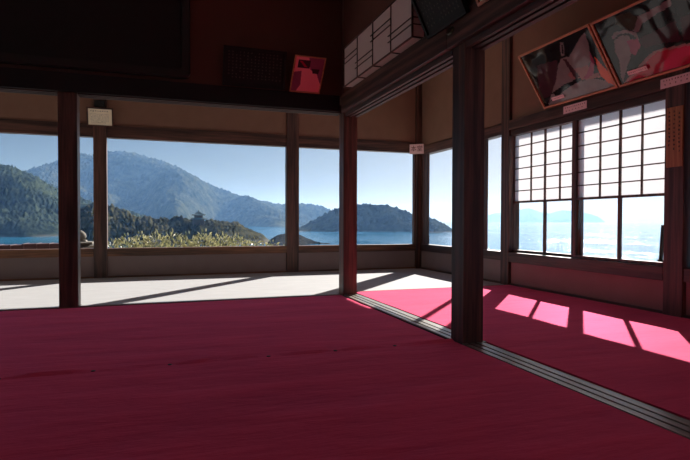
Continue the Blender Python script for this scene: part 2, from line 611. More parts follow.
t = empty('window_5', (XB+0.05, 4.0, 0.27))
t['kind'] = 'structure'
single('window_header', (XB-0.012, XB+0.10, 3.022, 4.953, 1.682, 1.745), wood_y, t, 0.003)
single('window_header', (XB-0.034, XB+0.008, 3.022, 4.953, 1.747, 1.855), wood_y, t, 0.004)
single('window_sill', (XB-0.03, XB+0.11, 3.022, 4.953, 0.262, 0.372), sill_y, t, 0.004)


def sash(y0, y1, x, parent, stL, stR):
    """lattice sash: paper above, clear glass below; y0 far edge, y1 near edge (clear opening between)"""
    s = bmesh.new()
    zt, zm, zb = 1.681, 0.937, 0.402
    box(s, x, x+0.03, y1-stR, y1, 0.374, zt)
    box(s, x, x+0.03, y0, y0+stL, 0.374, zt)
    box(s, x, x+0.03, y1, y0, 0.374, zb)
    box(s, x, x+0.03, y1, y0, zm-0.011, zm+0.011)
    a1, a0 = y1+stR, y0-stL
    c = (a0+a1)/2
    box(s, x+0.002, x+0.028, c-0.013, c+0.013, zb, zm-0.011)
    fr = link('window_frame', s, wood_z, parent)
    s = bmesh.new()
    for k in range(1, 4):
        yy = a1+(a0-a1)*k/4
        w = 0.010 if k == 2 else 0.006
        box(s, x+0.004, x+0.02, yy-w, yy+w, zm+0.011, zt)
    for k in range(1, 6):
        zz = zm+(zt+0.004-zm)*k/6
        box(s, x+0.006, x+0.02, y1, y0, zz-0.005, zz+0.005)
    link('lattice', s, wood_y, fr)
    s = bmesh.new()
    box(s, x+0.0205, x+0.0215, y1-0.003, y0+0.003, zm, zt)
    link('paper', s, shoji_paper, fr)
    s = bmesh.new()
    f = [s.verts.new(p) for p in ((x+0.015, y1, zb), (x+0.015, y0, zb), (x+0.015, y0, zm), (x+0.015, y1, zm))]
    s.faces.new(f)
    link('glass_pane', s, glass, fr)


sash(4.952, 3.978, XB+0.035, t, 0.065, 0.04)
sash(3.968, 3.024, XB+0.0, t, 0.058, 0.014)

# next bay closed with boards; unseen bays beyond left open to add daylight
t = empty('window_6', (XB+0.05, 1.5, 0.27))
t['kind'] = 'structure'
single('window_sill', (XB-0.02, XB+0.11, -5.9, 2.858, 0.27, 0.372), sill_y, t, 0.004)
bm = bmesh.new()
for k in range(5):
    y = 0.645 + k*0.441
    box(bm, XB+0.03, XB+0.06, y, y+0.435, 0.373, 1.844)
link('shutter_boards', bm, blackwood, t)

# ------------------------------------------------------------------ floor coverings
def slab_grid(name, x0, x1, y0, y1, z, th, nx, ny, fn, mt, mask=None):
    bm = bmesh.new()
    g = [[bm.verts.new((x0+(x1-x0)*i/nx, y0+(y1-y0)*j/ny, 0)) for i in range(nx+1)] for j in range(ny+1)]
    for row in g:
        for v in row:
            v.co.z = z + fn(v.co.x, v.co.y)
    for j in range(ny):
        for i in range(nx):
            bm.faces.new((g[j][i], g[j][i+1], g[j+1][i+1], g[j+1][i]))
    r = bmesh.ops.extrude_face_region(bm, geom=bm.faces[:])
    for v in [e for e in r['geom'] if isinstance(e, bmesh.types.BMVert)]:
        v.co.z = z-th
    return link(name, bm, mt, None, False)


TACKS = [-1.07, -0.706, -0.318, 0.028, 0.275, 0.522, 0.894, 1.253]


def wr(x, y, s):
    a = 0.0022*noise.noise(Vector((x*0.8+s, y*3.2, s))) + 0.0012*noise.noise(Vector((x*2.5, y*7+s, 4+s)))
    return a


def front_fn(x, y):
    z = wr(x, y, 3)
    e = max(0, 1-abs(2.745-y)/0.035)
    near = min(abs(x-tk) for tk in TACKS)
    z += e*0.008*min(1, near/0.10) * (1+0.4*math.sin(x*9))
    return z + 0.003


def back_fn(x, y):
    return wr(x, y, 9)


o = slab_grid('felt_carpet', -5.4, XI+0.003, -2.6, 2.745, 0.003, 0.010, 120, 150, front_fn, carpet)
tag(o, 'large crimson felt carpet in the foreground, on the camera side of the tacked seam', 'carpet')
o = slab_grid('felt_carpet', -5.4, XI-0.006, 2.748, YI-0.005, 0.0, 0.008, 110, 60, back_fn, carpet)
tag(o, 'crimson felt carpet behind the tacked seam, reaching the pale matting', 'carpet')
o = slab_grid('felt_carpet', XI+0.19, XB-0.016, -2.4, 4.95, 0.002, 0.010, 50, 160, back_fn, carpet)
tag(o, 'red carpet in the right-hand corridor with sunlit window patches', 'carpet')

# tacks on the seam
for i, x in enumerate(TACKS[1:4]+TACKS[5:]):
    bm = bmesh.new()
    lathe(bm, (x, 2.722, 0.0075), [(0.0105, 0), (0.0105, 0.0014), (0.007, 0.003), (0.002, 0.0036)], 12)
    o = link('carpet_tack', bm, steel_dark)
    where = ['leftmost tack', 'second tack from the left', 'third tack from the left', 'third tack from the right',
             'second tack from the right', 'rightmost tack'][i]
    tag(o, 'small dark carpet tack, %s along the carpet seam' % where, 'tack', 'tacks along the carpet seam')

o = slab_grid('floor_matting', -5.4, XB-0.016, 4.975, YA-0.005, -0.002, 0.009, 80, 30,
              lambda x, y: 0.0015*noise.noise(Vector((x*1.3, y*1.3, 1))), matting)
tag(o, 'pale beige matting along the back windows, striped with post shadows', 'matting')
# narrow wooden strip between matting and carpets
single('trim_3', (-5.5, XI-0.002, YI-0.003, YI+0.04, -0.012, 0.006), sill_x)['kind'] = 'structure'
single('trim_4', (XI+0.142, XB-0.016, 4.952, 4.973, -0.012, 0.004), sill_x)['kind'] = 'structure'
bm = bmesh.new()
box(bm, -5.5, -0.815, YI+0.042, 4.973, -0.012, 0.001)
box(bm, -0.665, XI-0.004, YI+0.042, 4.973, -0.012, 0.001)
tag(link('floor_matting', bm, matting), 'narrow pale matting border between the red carpet edge and the wide matting', 'matting')


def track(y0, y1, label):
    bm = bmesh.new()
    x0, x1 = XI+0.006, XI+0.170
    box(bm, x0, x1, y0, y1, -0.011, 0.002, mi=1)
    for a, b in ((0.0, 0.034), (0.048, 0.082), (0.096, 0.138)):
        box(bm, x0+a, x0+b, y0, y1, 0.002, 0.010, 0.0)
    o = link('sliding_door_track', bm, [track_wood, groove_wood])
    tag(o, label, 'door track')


track(2.772, YI-0.062, 'grooved wooden door track in the floor between the middle and foreground posts, partly sunlit')
track(-2.4, 2.630, 'long grooved grey door track in the floor from the foreground post to the lower right')
bm = bmesh.new()
box(bm, XI+0.1492, XI+0.170, 2.6305, 2.7715, -0.011, 0.010)
link('trim_5', bm, track_wood)['kind'] = 'structure'

# ------------------------------------------------------------------ framed pictures leaning out from the right wall
def plane_frame(bl, ex, ez):
    n = ex.cross(ez).normalized()
    return n


def leaning_picture(name, bl, ex, ez, w, h, label, polys, fw=0.019, fd=0.025, sheet=True, base=pr_dark, fmat=frame_wood, facing=None):
    ex = ex.normalized(); ez = ez.normalized()
    n = ex.cross(ez)
    if n.dot(facing) < 0: n = -n
    t = tag(empty(name, bl), label, 'picture')
    bm = bmesh.new()
    obox(bm, bl, ex, n, ez, (0, 0, 0), (w, fd, fw), 0, 0.002)
    obox(bm, bl, ex, n, ez, (0, 0, h-fw), (w, fd, h), 0, 0.002)
    obox(bm, bl, ex, n, ez, (0, 0, fw), (fw, fd, h-fw), 0, 0.002)
    obox(bm, bl, ex, n, ez, (w-fw, 0, fw), (w, fd, h-fw), 0, 0.002)
    link('picture_frame', bm, fmat, t)
    bm = bmesh.new()
    obox(bm, bl, ex, n, ez, (fw*.5, 0.002, fw*.5), (w-fw*.5, 0.006, h-fw*.5), 0)
    link('backing_board', bm, blackwood, t)
    bm = bmesh.new()
    mats = [base]
    cells = []
    for pts, mt in polys:
        if mt not in mats: mats.append(mt)
        cells.append(([bl.xyz + ex*a + ez*b for a, b in []], mt, pts))
    # sheet cut into small cells; colour areas by point-in-polygon, gently rippled like loose film
    NX, NZ = 90, 60
    vs = [[None]*(NX+1) for _ in range(NZ+1)]
    for j in range(NZ+1):
        for i in range(NX+1):
            a = fw+(w-2*fw)*i/NX
            b = fw+(h-2*fw)*j/NZ
            ed = min(i, NX-i, j*1.5, (NZ-j)*1.5)/12
            rip = (0.010*noise.noise(Vector((a*4.5, b*3.2, w*7+bl.y))) if sheet else 0)*min(1, ed)
            vs[j][i] = bm.verts.new(bl+ex*a+ez*b+n*(0.012+rip))
    def inside(px, py, poly):
        r = False
        k = len(poly)-1
        for q in range(len(poly)):
            xi, yi = poly[q]; xj, yj = poly[k]
            if (yi > py) != (yj > py) and px < (xj-xi)*(py-yi)/(yj-yi)+xi: r = not r
            k = q
        return r
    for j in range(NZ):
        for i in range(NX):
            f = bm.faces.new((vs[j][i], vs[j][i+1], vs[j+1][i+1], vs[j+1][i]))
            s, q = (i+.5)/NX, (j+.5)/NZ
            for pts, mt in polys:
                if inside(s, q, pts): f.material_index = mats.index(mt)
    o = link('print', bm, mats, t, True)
    return t, n


S3 = Vector((0, -1, 0))
tilt = Vector((-0.325, 0, 0.495)).normalized()
bl = Vector((3.655, 4.333, 1.868))
def traced(pts, ox, oy, k, bl_, w=0.905, h=0.592):
    """outline measured on the photograph, carried onto the flat print (0..1 across, 0..1 up)"""
    n = S3.cross(tilt).normalized()
    out = []
    for a, b in pts:
        p = on_plane(ox+a/k, oy+b/k, bl_, n) - bl_
        out.append(((p.dot(S3)-0.019)/(w-0.038), (p.dot(tilt)-0.019)/(h-0.038)))
    return out


T1 = lambda pts: traced(pts, 510, 20, 4.84, bl)
polys1 = [  # grey and glowing shapes taken for glass reflections, painted flat on the sheet
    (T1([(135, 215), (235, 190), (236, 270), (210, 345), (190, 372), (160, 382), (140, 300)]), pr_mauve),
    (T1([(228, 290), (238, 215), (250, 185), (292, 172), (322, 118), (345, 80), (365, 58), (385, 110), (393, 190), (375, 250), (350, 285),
         (320, 290), (290, 315), (240, 342), (210, 378), (190, 402)]), refl_grey),
    (T1([(190, 408), (215, 370), (290, 322), (345, 292), (400, 280), (470, 290), (525, 318), (400, 352), (300, 380), (200, 412)]), refl_grey),
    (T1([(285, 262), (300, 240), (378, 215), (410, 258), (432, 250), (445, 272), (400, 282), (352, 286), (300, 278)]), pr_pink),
    (T1([(412, 170), (440, 205), (482, 248), (512, 312), (480, 300), (440, 262), (425, 220)]), refl_orange),
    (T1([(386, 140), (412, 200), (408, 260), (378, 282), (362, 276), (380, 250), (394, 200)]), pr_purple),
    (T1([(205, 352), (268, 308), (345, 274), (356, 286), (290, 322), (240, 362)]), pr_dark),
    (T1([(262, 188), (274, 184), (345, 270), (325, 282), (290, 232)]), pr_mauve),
    (T1([(246, 108), (262, 104), (268, 168), (252, 176), (246, 140)]), refl_grey),
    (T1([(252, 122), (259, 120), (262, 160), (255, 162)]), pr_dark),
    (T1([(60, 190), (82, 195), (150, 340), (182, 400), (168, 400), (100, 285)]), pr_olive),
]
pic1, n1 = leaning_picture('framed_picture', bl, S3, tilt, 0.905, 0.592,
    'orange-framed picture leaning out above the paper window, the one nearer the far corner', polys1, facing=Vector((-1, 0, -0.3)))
bl2 = Vector((3.655, 3.412, 1.866))
T2 = lambda pts: traced(pts, 590, 0, 4.38, bl2)
polys2 = [  # crimson is the carpet mirrored in the glazing, painted in; grey likewise
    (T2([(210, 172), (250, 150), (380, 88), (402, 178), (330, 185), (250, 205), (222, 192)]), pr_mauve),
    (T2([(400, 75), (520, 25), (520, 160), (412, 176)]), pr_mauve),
    (T2([(190, 132), (205, 75), (250, 50), (300, 25), (355, -12), (360, 22), (290, 62), (232, 102), (216, 138)]), refl_grey),
    (T2([(98, 160), (112, 138), (160, 128), (205, 138), (222, 172), (212, 172), (196, 152), (168, 142), (125, 148), (108, 172)]), refl_grey),
    (T2([(110, 175), (140, 152), (176, 152), (186, 200), (182, 240), (166, 290), (150, 352), (140, 330), (132, 270), (112, 215)]), refl_grey),
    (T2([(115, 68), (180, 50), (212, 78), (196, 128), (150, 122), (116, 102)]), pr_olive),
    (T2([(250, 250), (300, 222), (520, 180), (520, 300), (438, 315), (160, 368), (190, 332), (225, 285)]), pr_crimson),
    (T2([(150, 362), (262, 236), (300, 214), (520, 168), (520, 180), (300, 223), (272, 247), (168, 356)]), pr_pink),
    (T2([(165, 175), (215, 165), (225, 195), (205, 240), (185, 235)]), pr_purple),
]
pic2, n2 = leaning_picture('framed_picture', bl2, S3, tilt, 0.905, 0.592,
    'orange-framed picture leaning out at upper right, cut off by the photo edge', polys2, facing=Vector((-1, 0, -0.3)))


def plaque_on(parent, o, ex, ez, n, w, h, mt, marks, rng, size, name='caption_slip', d=0.002):
    bm = bmesh.new()
    obox(bm, o, ex, n, ez, (0, 0, 0), (w, d, h))
    s = link(name, bm, mt, parent)
    bm = bmesh.new()
    glyphs(bm, o+n*d, ex, ez, n, marks, size, size*0.3, rng)
    link('lettering', bm, ink_red, s if parent is not None else s)
    return s


rng = random.Random(3)
nn = n1
s = plaque_on(pic1, bl+S3*0.16+tilt*0.055+nn*0.024, S3, tilt, nn, 0.16, 0.035, pink_paper,
              [(0.016+0.0185*k, 0.018, 1) for k in range(8)], rng, 0.013)
s = plaque_on(pic2, bl2+S3*0.13+tilt*0.075+nn*0.024, S3, tilt, nn, 0.18, 0.035, pink_paper,
              [(0.016+0.0185*k, 0.018, 1) for k in range(9)], rng, 0.013)

# caption cards on the header below the pictures
EX = Vector((0, -1, 0)); EZ = Vector((0, 0, 1)); NX_ = Vector((-1, 0, 0))


def card(name, o, ex, ez, n, w, h, mt, label, cat, cols, size, d=0.004, ink_m=None, fill=1.0, gap=0.3):
    bm = bmesh.new()
    obox(bm, o, ex, n, ez, (0, 0, 0), (w, d, h), 0, 0.0008)
    s = link(name, bm, mt)
    tag(s, label, cat)
    bm = bmesh.new()
    glyphs(bm, o+n*d, ex, ez, n, cols, size, size*gap, rng, fill=fill)
    link('lettering', bm, ink_m or ink_red, s)
    return s


card('caption_card', Vector((XB-0.037, 4.10, 1.762)), EX, EZ, NX_, 0.295, 0.072, pink_paper,
     'small pale pink caption card under the nearer-corner orange-framed picture', 'card',
     [(0.03+0.024*k, 0.052, 1) for k in range(11)]+[(0.04+0.040*k, 0.024, 1) for k in range(6)], 0.017)
card('caption_card', Vector((XB-0.0365, 3.055, 1.755)), EX, EZ, NX_, 0.30, 0.075, pink_paper,
     'small pale pink caption card at the right photo edge under the cut-off picture', 'card',
     [(0.03+0.024*k, 0.056, 1) for k in range(11)]+[(0.04+0.045*k, 0.026, 1) for k in range(6)], 0.018)

# inscribed wooden board on the right post
card('inscribed_board', Vector((XB-0.031, 2.995, 1.14)), EX, EZ, NX_, 0.132, 0.455, board_wood,
     'narrow upright brown wooden board with black brush writing hung on the right-edge post', 'board',
     [(0.025, 0.42, 9), (0.066, 0.42, 10), (0.107, 0.40, 10)], 0.024, 0.014, ink)

# ------------------------------------------------------------------ small signs on the back wall
t = tag(empty('framed_notice', (-0.74, YA-0.03, 1.88)), 'cream printed notice in a thin dark frame hanging above the back windows at left', 'notice')
o0 = Vector((-0.885, YA-0.026, 1.885)); ex = Vector((1, 0, 0)); ny = Vector((0, -1, 0))
up = Vector((0, -0.18, 1)).normalized()
nn = ex.cross(up); nn = nn if nn.dot(ny) > 0 else -nn
bm = bmesh.new()
for a, b in (((0, 0, 0), (0.30, 0.012, 0.016)), ((0, 0, 0.214), (0.30, 0.012, 0.23)), ((0, 0, 0.016), (0.016, 0.012, 0.214)), ((0.284, 0, 0.016), (0.30, 0.012, 0.214))):
    obox(bm, o0, ex, nn, up, a, b)
link('notice_frame', bm, wood_x, t)
bm = bmesh.new()
obox(bm, o0, ex, nn, up, (0.017, 0.002, 0.017), (0.283, 0.006, 0.213))
sheet = link('sheet', bm, cream_paper, t)
bm = bmesh.new()
glyphs(bm, o0+nn*0.006, ex, up, nn, [(0.05+0.026*k, 0.185, 1) for k in range(8)], 0.02, 0.006, rng)
glyphs(bm, o0+nn*0.006, ex, up, nn, [(0.04+0.0155*k, 0.15, 7) for k in range(14)], 0.011, 0.006, rng, fill=0.85)
link('lettering', bm, ink, sheet)
bm = bmesh.new()
box(bm, -0.80, -0.68, YA-0.075, YA-0.012, 2.125, 2.20, 0.003)
tag(link('mounting_block', bm, blackwood), 'small black wooden block on the wall just above the cream notice', 'block')

# corner sign with two characters
sg = bmesh.new()
d45 = Vector((0.8, -0.6, 0))
n45 = Vector((-0.6, -0.8, 0))
so = Vector((3.524, 7.149, 1.732))
obox(sg, so, d45, n45, EZ, (0, 0, 0), (0.214, 0.010, 0.146), 0, 0.001)
sgo = link('name_sign', sg, pink_paper)
tag(sgo, 'small pale sign with two dark red characters fixed across the far corner post', 'sign')
cu = bpy.data.curves.new('name_sign_text', 'FONT')
cu.body = '本堂'
cu.size = 0.092
cu.align_x = 'CENTER'
cu.align_y = 'CENTER'
cu.extrude = 0.0008
to = bpy.data.objects.new('lettering_tmp', cu)
COL.objects.link(to)
bpy.context.view_layer.update()
me = bpy.data.meshes.new_from_object(to.evaluated_get(bpy.context.evaluated_depsgraph_get()))
bpy.data.objects.remove(to)
me.materials.clear()
me.materials.append(ink_red)
c0 = so + d45*0.107 + EZ*0.073 + n45*0.0112
M = Matrix.Identity(4)
for i in range(3):
    M[i][0], M[i][1], M[i][2], M[i][3] = d45[i], EZ[i], n45[i], c0[i]
me.transform(M)
lo = bpy.data.objects.new('lettering', me)
COL.objects.link(lo)
lo.parent = sgo

# ------------------------------------------------------------------ things on and above the beams
# red picture
polys3 = [
    ([(0, 0), (1, 0), (1, 1), (0, 1)], pr_rose),
    ([(0, 0.55), (0.26, 0.60), (0.30, 0.20), (0.18, 0.0), (0, 0)], pr_purple),
    ([(0.45, 1), (1, 1), (1, 0.25), (0.80, 0.55), (0.55, 0.66)], pr_purple),
    ([(0.10, 0.92), (0.52, 0.92), (0.52, 0.68), (0.10, 0.68)], pr_mauve),
    ([(0.14, 0.88), (0.34, 0.72), (0.44, 0.72), (0.24, 0.88)], pr_crimson),
    ([(0.60, 0.68), (0.88, 0.68), (0.86, 0.55), (0.66, 0.55)], pr_mauve),
]
bl3 = Vector((1.105, YI-0.034, 1.927))
up3 = Vector((0.07, -0.55, 1)).normalized()
pic3, n3 = leaning_picture('framed_picture', bl3, Vector((1, 0, 0)), up3, 0.292, 0.335,
    'small orange-framed red and pink picture leaning on the black beam', polys3, 0.012, 0.018, False, pr_rose, frame_wood_x, facing=Vector((0, -1, -0.2)))


def tablet(name, o, ex, ez, n, w, h, label, cols, size, parent=None, fw=0.02):
    t = tag(empty(name, o), label, 'plaque')
    bm = bmesh.new()
    for a, b in (((0, 0, 0), (w, 0.03, fw)), ((0, 0, h-fw), (w, 0.03, h)), ((0, 0, fw), (fw, 0.03, h-fw)), ((w-fw, 0, fw), (w, 0.03, h-fw))):
        obox(bm, o, ex, n, ez, a, b, 0, 0.002)
    link('plaque_frame', bm, blackwood, t)
    bm = bmesh.new()
    obox(bm, o, ex, n, ez, (fw, 0.004, fw), (w-fw, 0.016, h-fw))
    p = link('panel', bm, blackwood, t)
    bm = bmesh.new()
    glyphs(bm, o+n*0.016, ex, ez, n, cols, size, size*0.35, rng, fill=0.85)
    link('lettering', bm, carved, p)
    return t


# dark list of names beside the red picture
tablet('inscribed_plaque', Vector((0.50, YI-0.035, 1.929)), Vector((1, 0, 0)), Vector((0, -0.28, 1)).normalized(), Vector((0, -1, -0.28)).normalized(),
       0.56, 0.34, 'blackened plaque carved with rows of faint small writing, left of the red picture',
       [(0.05+0.033*k, 0.295, 9) for k in range(15)], 0.020)
# dark carved plaque beside the lamp
pz = Vector((-0.50, 0, 1)).normalized()
pn = Vector((-1, 0, -0.50)).normalized()
tablet('inscribed_plaque', Vector((XI-0.030, 2.962, 1.883)), Vector((0, -1, 0)), pz, pn, 0.45, 0.62,
       'blackened tilted plaque with faint carved columns, right of the paper lamp',
       [(0.05+0.034*k, 0.57, 19) for k in range(11)], 0.021)
# pale framed sheet whose corner shows at the top edge
t = tag(empty('framed_sheet', (XI-0.03, 2.40, 1.93)), 'corner of a pale sheet in an orange frame at the photo top edge', 'picture')
o0 = Vector((XI-0.030, 2.412, 1.873))
bm = bmesh.new()
for a, b in (((0, 0, 0), (0.5, 0.02, 0.018)), ((0, 0, 0.35), (0.5, 0.02, 0.368)), ((0, 0, 0.018), (0.018, 0.02, 0.35)), ((0.482, 0, 0.018), (0.5, 0.02, 0.35))):
    obox(bm, o0, Vector((0, -1, 0)), pn, pz, a, b, 0, 0.002)
link('picture_frame', bm, frame_wood, t)
bm = bmesh.new()
obox(bm, o0, Vector((0, -1, 0)), pn, pz, (0.018, 0.004, 0.018), (0.482, 0.009, 0.35))
link('sheet', bm, cream_paper, t)

# big black framed panel at upper left with a rounded corner
t = tag(empty('lacquered_tablet', (-2.0, YI-0.03, 1.97)), 'huge black lacquered tablet with rounded corners high on the wall at upper left', 'tablet')
def rrect(x0, x1, z0, z1, r, seg=8):
    pts = []
    for cx_, cz_, a0 in ((x1-r, z0+r, -90), (x1-r, z1-r, 0), (x0+r, z1-r, 90), (x0+r, z0+r, 180)):
        for k in range(seg+1):
            a = math.radians(a0+90*k/seg)
            pts.append((cx_+r*math.cos(a), cz_+r*math.sin(a)))
    return pts
bm = bmesh.new()
yb, yf = YI-0.002, YI-0.07
outer, inner = rrect(-4.2, 0.226, 1.958, 2.93, 0.05), rrect(-4.13, 0.156, 2.028, 2.86, 0.03)
rings = []
for pts, y in ((outer, yb), (outer, yf+0.01), (rrect(-4.19, 0.216, 1.968, 2.92, 0.045), yf), (inner, yf+0.006), (inner, yf+0.035)):
    rings.append([bm.verts.new((a, y, b)) for a, b in pts])
for a, b in zip(rings, rings[1:]):
    for k in range(len(a)):
        bm.faces.new((a[k], a[(k+1) % len(a)], b[(k+1) % len(a)], b[k]))
bm.faces.new(rings[0])
link('panel_frame', bm, lacquer, t)
bm = bmesh.new()
box(bm, -4.125, 0.151, yf+0.036, yf+0.048, 2.033, 2.855)
link('panel_board', bm, blackwood, t)

# paper lamp box on the right-hand beam
t = tag(empty('paper_wall_lamp', (XI-0.08, 3.75, 1.93)), 'long box lamp of white paper and dark lattice mounted above the lintel beam', 'lamp')
lx0, lx1, ly0, ly1, lz0, lz1 = 1.54, 1.632, 3.095, 4.46, 1.928, 2.27
bm = bmesh.new()
e = 0.006
for y in (ly0, ly1):
    for x in (lx0, lx1):
        box(bm, x-e, x+e, y-e, y+e, lz0-e, lz1+e)
for z in (lz0, lz1):
    for x in (lx0, lx1):
        box(bm, x-e*.8, x+e*.8, ly0, ly1, z-e*.8, z+e*.8)
    for y in (ly0, ly1):
        box(bm, lx0, lx1, y-e*.8, y+e*.8, z-e*.8, z+e*.8)
for k in range(1, 4):
    y = ly0+(ly1-ly0)*k/4
    box(bm, lx0-0.004, lx0+0.002, y-0.004, y+0.004, lz0, lz1)
    box(bm, lx0, lx1, y-0.004, y+0.004, lz0-0.004, lz0+0.002)
    for s in (-1, 1):
        for j in range(2):
            zz = (lz0+0.085+0.045*j) if (k % 2) else (lz0+0.20+0.045*j)
            box(bm, lx0-0.004, lx0+0.002, min(y, y+s*0.05), max(y, y+s*0.05), zz-0.003, zz+0.003)
for k in range(4):
    ya, ybb = ly0+(ly1-ly0)*k/4, ly0+(ly1-ly0)*(k+1)/4
    zs = (lz0+0.20, lz0+0.245) if (k % 2) else (lz0+0.085, lz0+0.13)
    for z in zs:
        box(bm, lx0-0.004, lx0+0.002, ya, ybb, z-0.003, z+0.003)
for z in (lz0+0.085, lz0+0.13):
    box(bm, lx0, lx1, ly0-0.004, ly0+0.002, z-0.003, z+0.003)
link('lattice', bm, wood_y, t)
bm = bmesh.new()
box(bm, lx0+0.003, lx1-0.002, ly0+0.003, ly1-0.003, lz0+0.003, lz1-0.003)
link('lamp_shade', bm, lamp_paper, t)

# ------------------------------------------------------------------ outside: garden, lantern, hedge
exec_out = True
def ground():
    bm = bmesh.new()
    box(bm, -20, 3.95, 7.45, 15.0, -1.2, -0.75)
    box(bm, 3.96, 7.0, -7.0, 15.0, -1.2, -0.75)  # unseen terrace, added so sunlight bounces up into the hall
    box(bm, -20, -5.7, -7.0, 7.44, -1.2, -0.75)
    o = link('garden_ground', bm, soil)
    o['kind'] = 'structure'
    bm = bmesh.new()      # stone cliff under the hall
    pr = [(-20, 15.0), (7.0, 15.0), (7.4, 12.0), (7.0, -7.0), (-20, -7.0)]
    top = [bm.verts.new((x, y, -1.2)) for x, y in pr]
    bot = [bm.verts.new((x*1.05+0.4, y*1.12, -10.6)) for x, y in pr]
    bm.faces.new(top); bm.faces.new(bot[::-1])
    for k in range(5):
        bm.faces.new((top[k], top[(k+1) % 5], bot[(k+1) % 5], bot[k]))
    o = link('cliff_base', bm, stone)
    o['kind'] = 'structure'
ground()

# garden wall with tiled coping
t = tag(empty('garden_wall', (-3, 9.5, -0.75)), 'low garden wall with dark red tile coping outside the leftmost window', 'wall')
bm = bmesh.new()
box(bm, -6.0, -1.50, 9.45, 9.65, -0.75, 0.245)
link('wall_body', bm, render_wall, t)
bm = bmesh.new()
x = -6.0
k = 0
while x < -1.65:
    step = 0.0 if x > -2.22 else -0.018
    w = 0.178
    box(bm, x+0.004, x+w-0.006, 9.37, 9.73, 0.245, 0.345+step, 0.006)
    box(bm, x-0.012, x+0.020, 9.345, 9.74, 0.245, 0.352+step, 0.008)
    x += w
link('coping', bm, tile, t)

# stone lantern
LC = on_plane(80, 235, Vector((0, 9.3, 0)), Vector((0, 1, 0)))
lx, ly = LC.x, 9.3
t = tag(empty('stone_lantern', (lx, ly, -0.75)), 'weathered stone lantern top with rounded finial seen just right of the black left post', 'lantern')
bm = bmesh.new()
lathe(bm, (lx, ly, 0.405), [(0.05, 0), (0.085, 0.02), (0.095, 0.06), (0.085, 0.10), (0.05, 0.135), (0.015, 0.155)], 20)
link('finial', bm, stone, t, True)
bm = bmesh.new()
def roof4(bm, c, prof):
    rings = []
    for r, z, lift in prof:
        ring = []
        for k in range(24):
            a = 2*math.pi*k/24
            s = max(abs(math.cos(a)), abs(math.sin(a)))
            rr = r/s
            corner = (rr/r-1)/0.414
            ring.append(bm.verts.new((c[0]+rr*math.cos(a), c[1]+rr*math.sin(a), c[2]+z+lift*corner)))
        rings.append(ring)
    for a, b in zip(rings, rings[1:]):
        for k in range(24):
            bm.faces.new((a[k], a[(k+1) % 24], b[(k+1) % 24], b[k]))
    bm.faces.new(rings[0][::-1]); bm.faces.new(rings[-1])
roof4(bm, (lx, ly, 0.22), [(0.16, 0.0, 0), (0.235, 0.03, 0.03), (0.245, 0.07, 0.04), (0.20, 0.085, 0.02), (0.155, 0.10, 0), (0.15, 0.115, 0), (0.20, 0.122, 0.01), (0.195, 0.145, 0.01), (0.10, 0.16, 0), (0.09, 0.183, 0)])
link('lantern_roof', bm, stone, t)
bm = bmesh.new()
box(bm, lx-0.11, lx+0.11, ly-0.11, ly+0.11, -0.06, 0.218, 0.01)
link('light_chamber', bm, stone, t)
bm = bmesh.new()
lathe(bm, (lx, ly, -0.75), [(0.22, 0), (0.22, 0.08), (0.11, 0.14), (0.09, 0.35), (0.11, 0.52), (0.20, 0.60), (0.20, 0.685)], 16)
link('lantern_pillar', bm, stone, t, True)


# leafy hedge
def leaf_material(name, c1, c2):
    mt = bpy.data.materials.new(name)
    mt.use_nodes = True
    t = mt.node_tree
    t.nodes.clear()
    out = t.nodes.new('ShaderNodeOutputMaterial')
    d = t.nodes.new('ShaderNodeBsdfDiffuse')
    tr = t.nodes.new('ShaderNodeBsdfTranslucent')
    gl = t.nodes.new('ShaderNodeBsdfGlossy')
    gl.inputs['Roughness'].default_value = 0.35
    mix = t.nodes.new('ShaderNodeMixShader'); mix.inputs[0].default_value = 0.45
    mix2 = t.nodes.new('ShaderNodeMixShader'); mix2.inputs[0].default_value = 0.08
    g = t.nodes.new('ShaderNodeNewGeometry')
    cr = t.nodes.new('ShaderNodeValToRGB')
    cr.color_ramp.elements[0].color = (*c1, 1)
    cr.color_ramp.elements[1].color = (*c2, 1)
    t.links.new(g.outputs['Random Per Island'], cr.inputs[0])
    t.links.new(cr.outputs[0], d.inputs[0]); t.links.new(cr.outputs[0], tr.inputs[0])
    t.links.new(d.outputs[0], mix.inputs[1]); t.links.new(tr.outputs[0], mix.inputs[2])
    t.links.new(mix.outputs[0], mix2.inputs[1]); t.links.new(gl.outputs[0], mix2.inputs[2])
    t.links.new(mix2.outputs[0], out.inputs[0])
    return mt


leaf = leaf_material('hedge_leaves', (0.11, 0.125, 0.05), (0.46, 0.42, 0.22))
twig = plain('twig_bark', (0.10, 0.07, 0.04), 0.9)


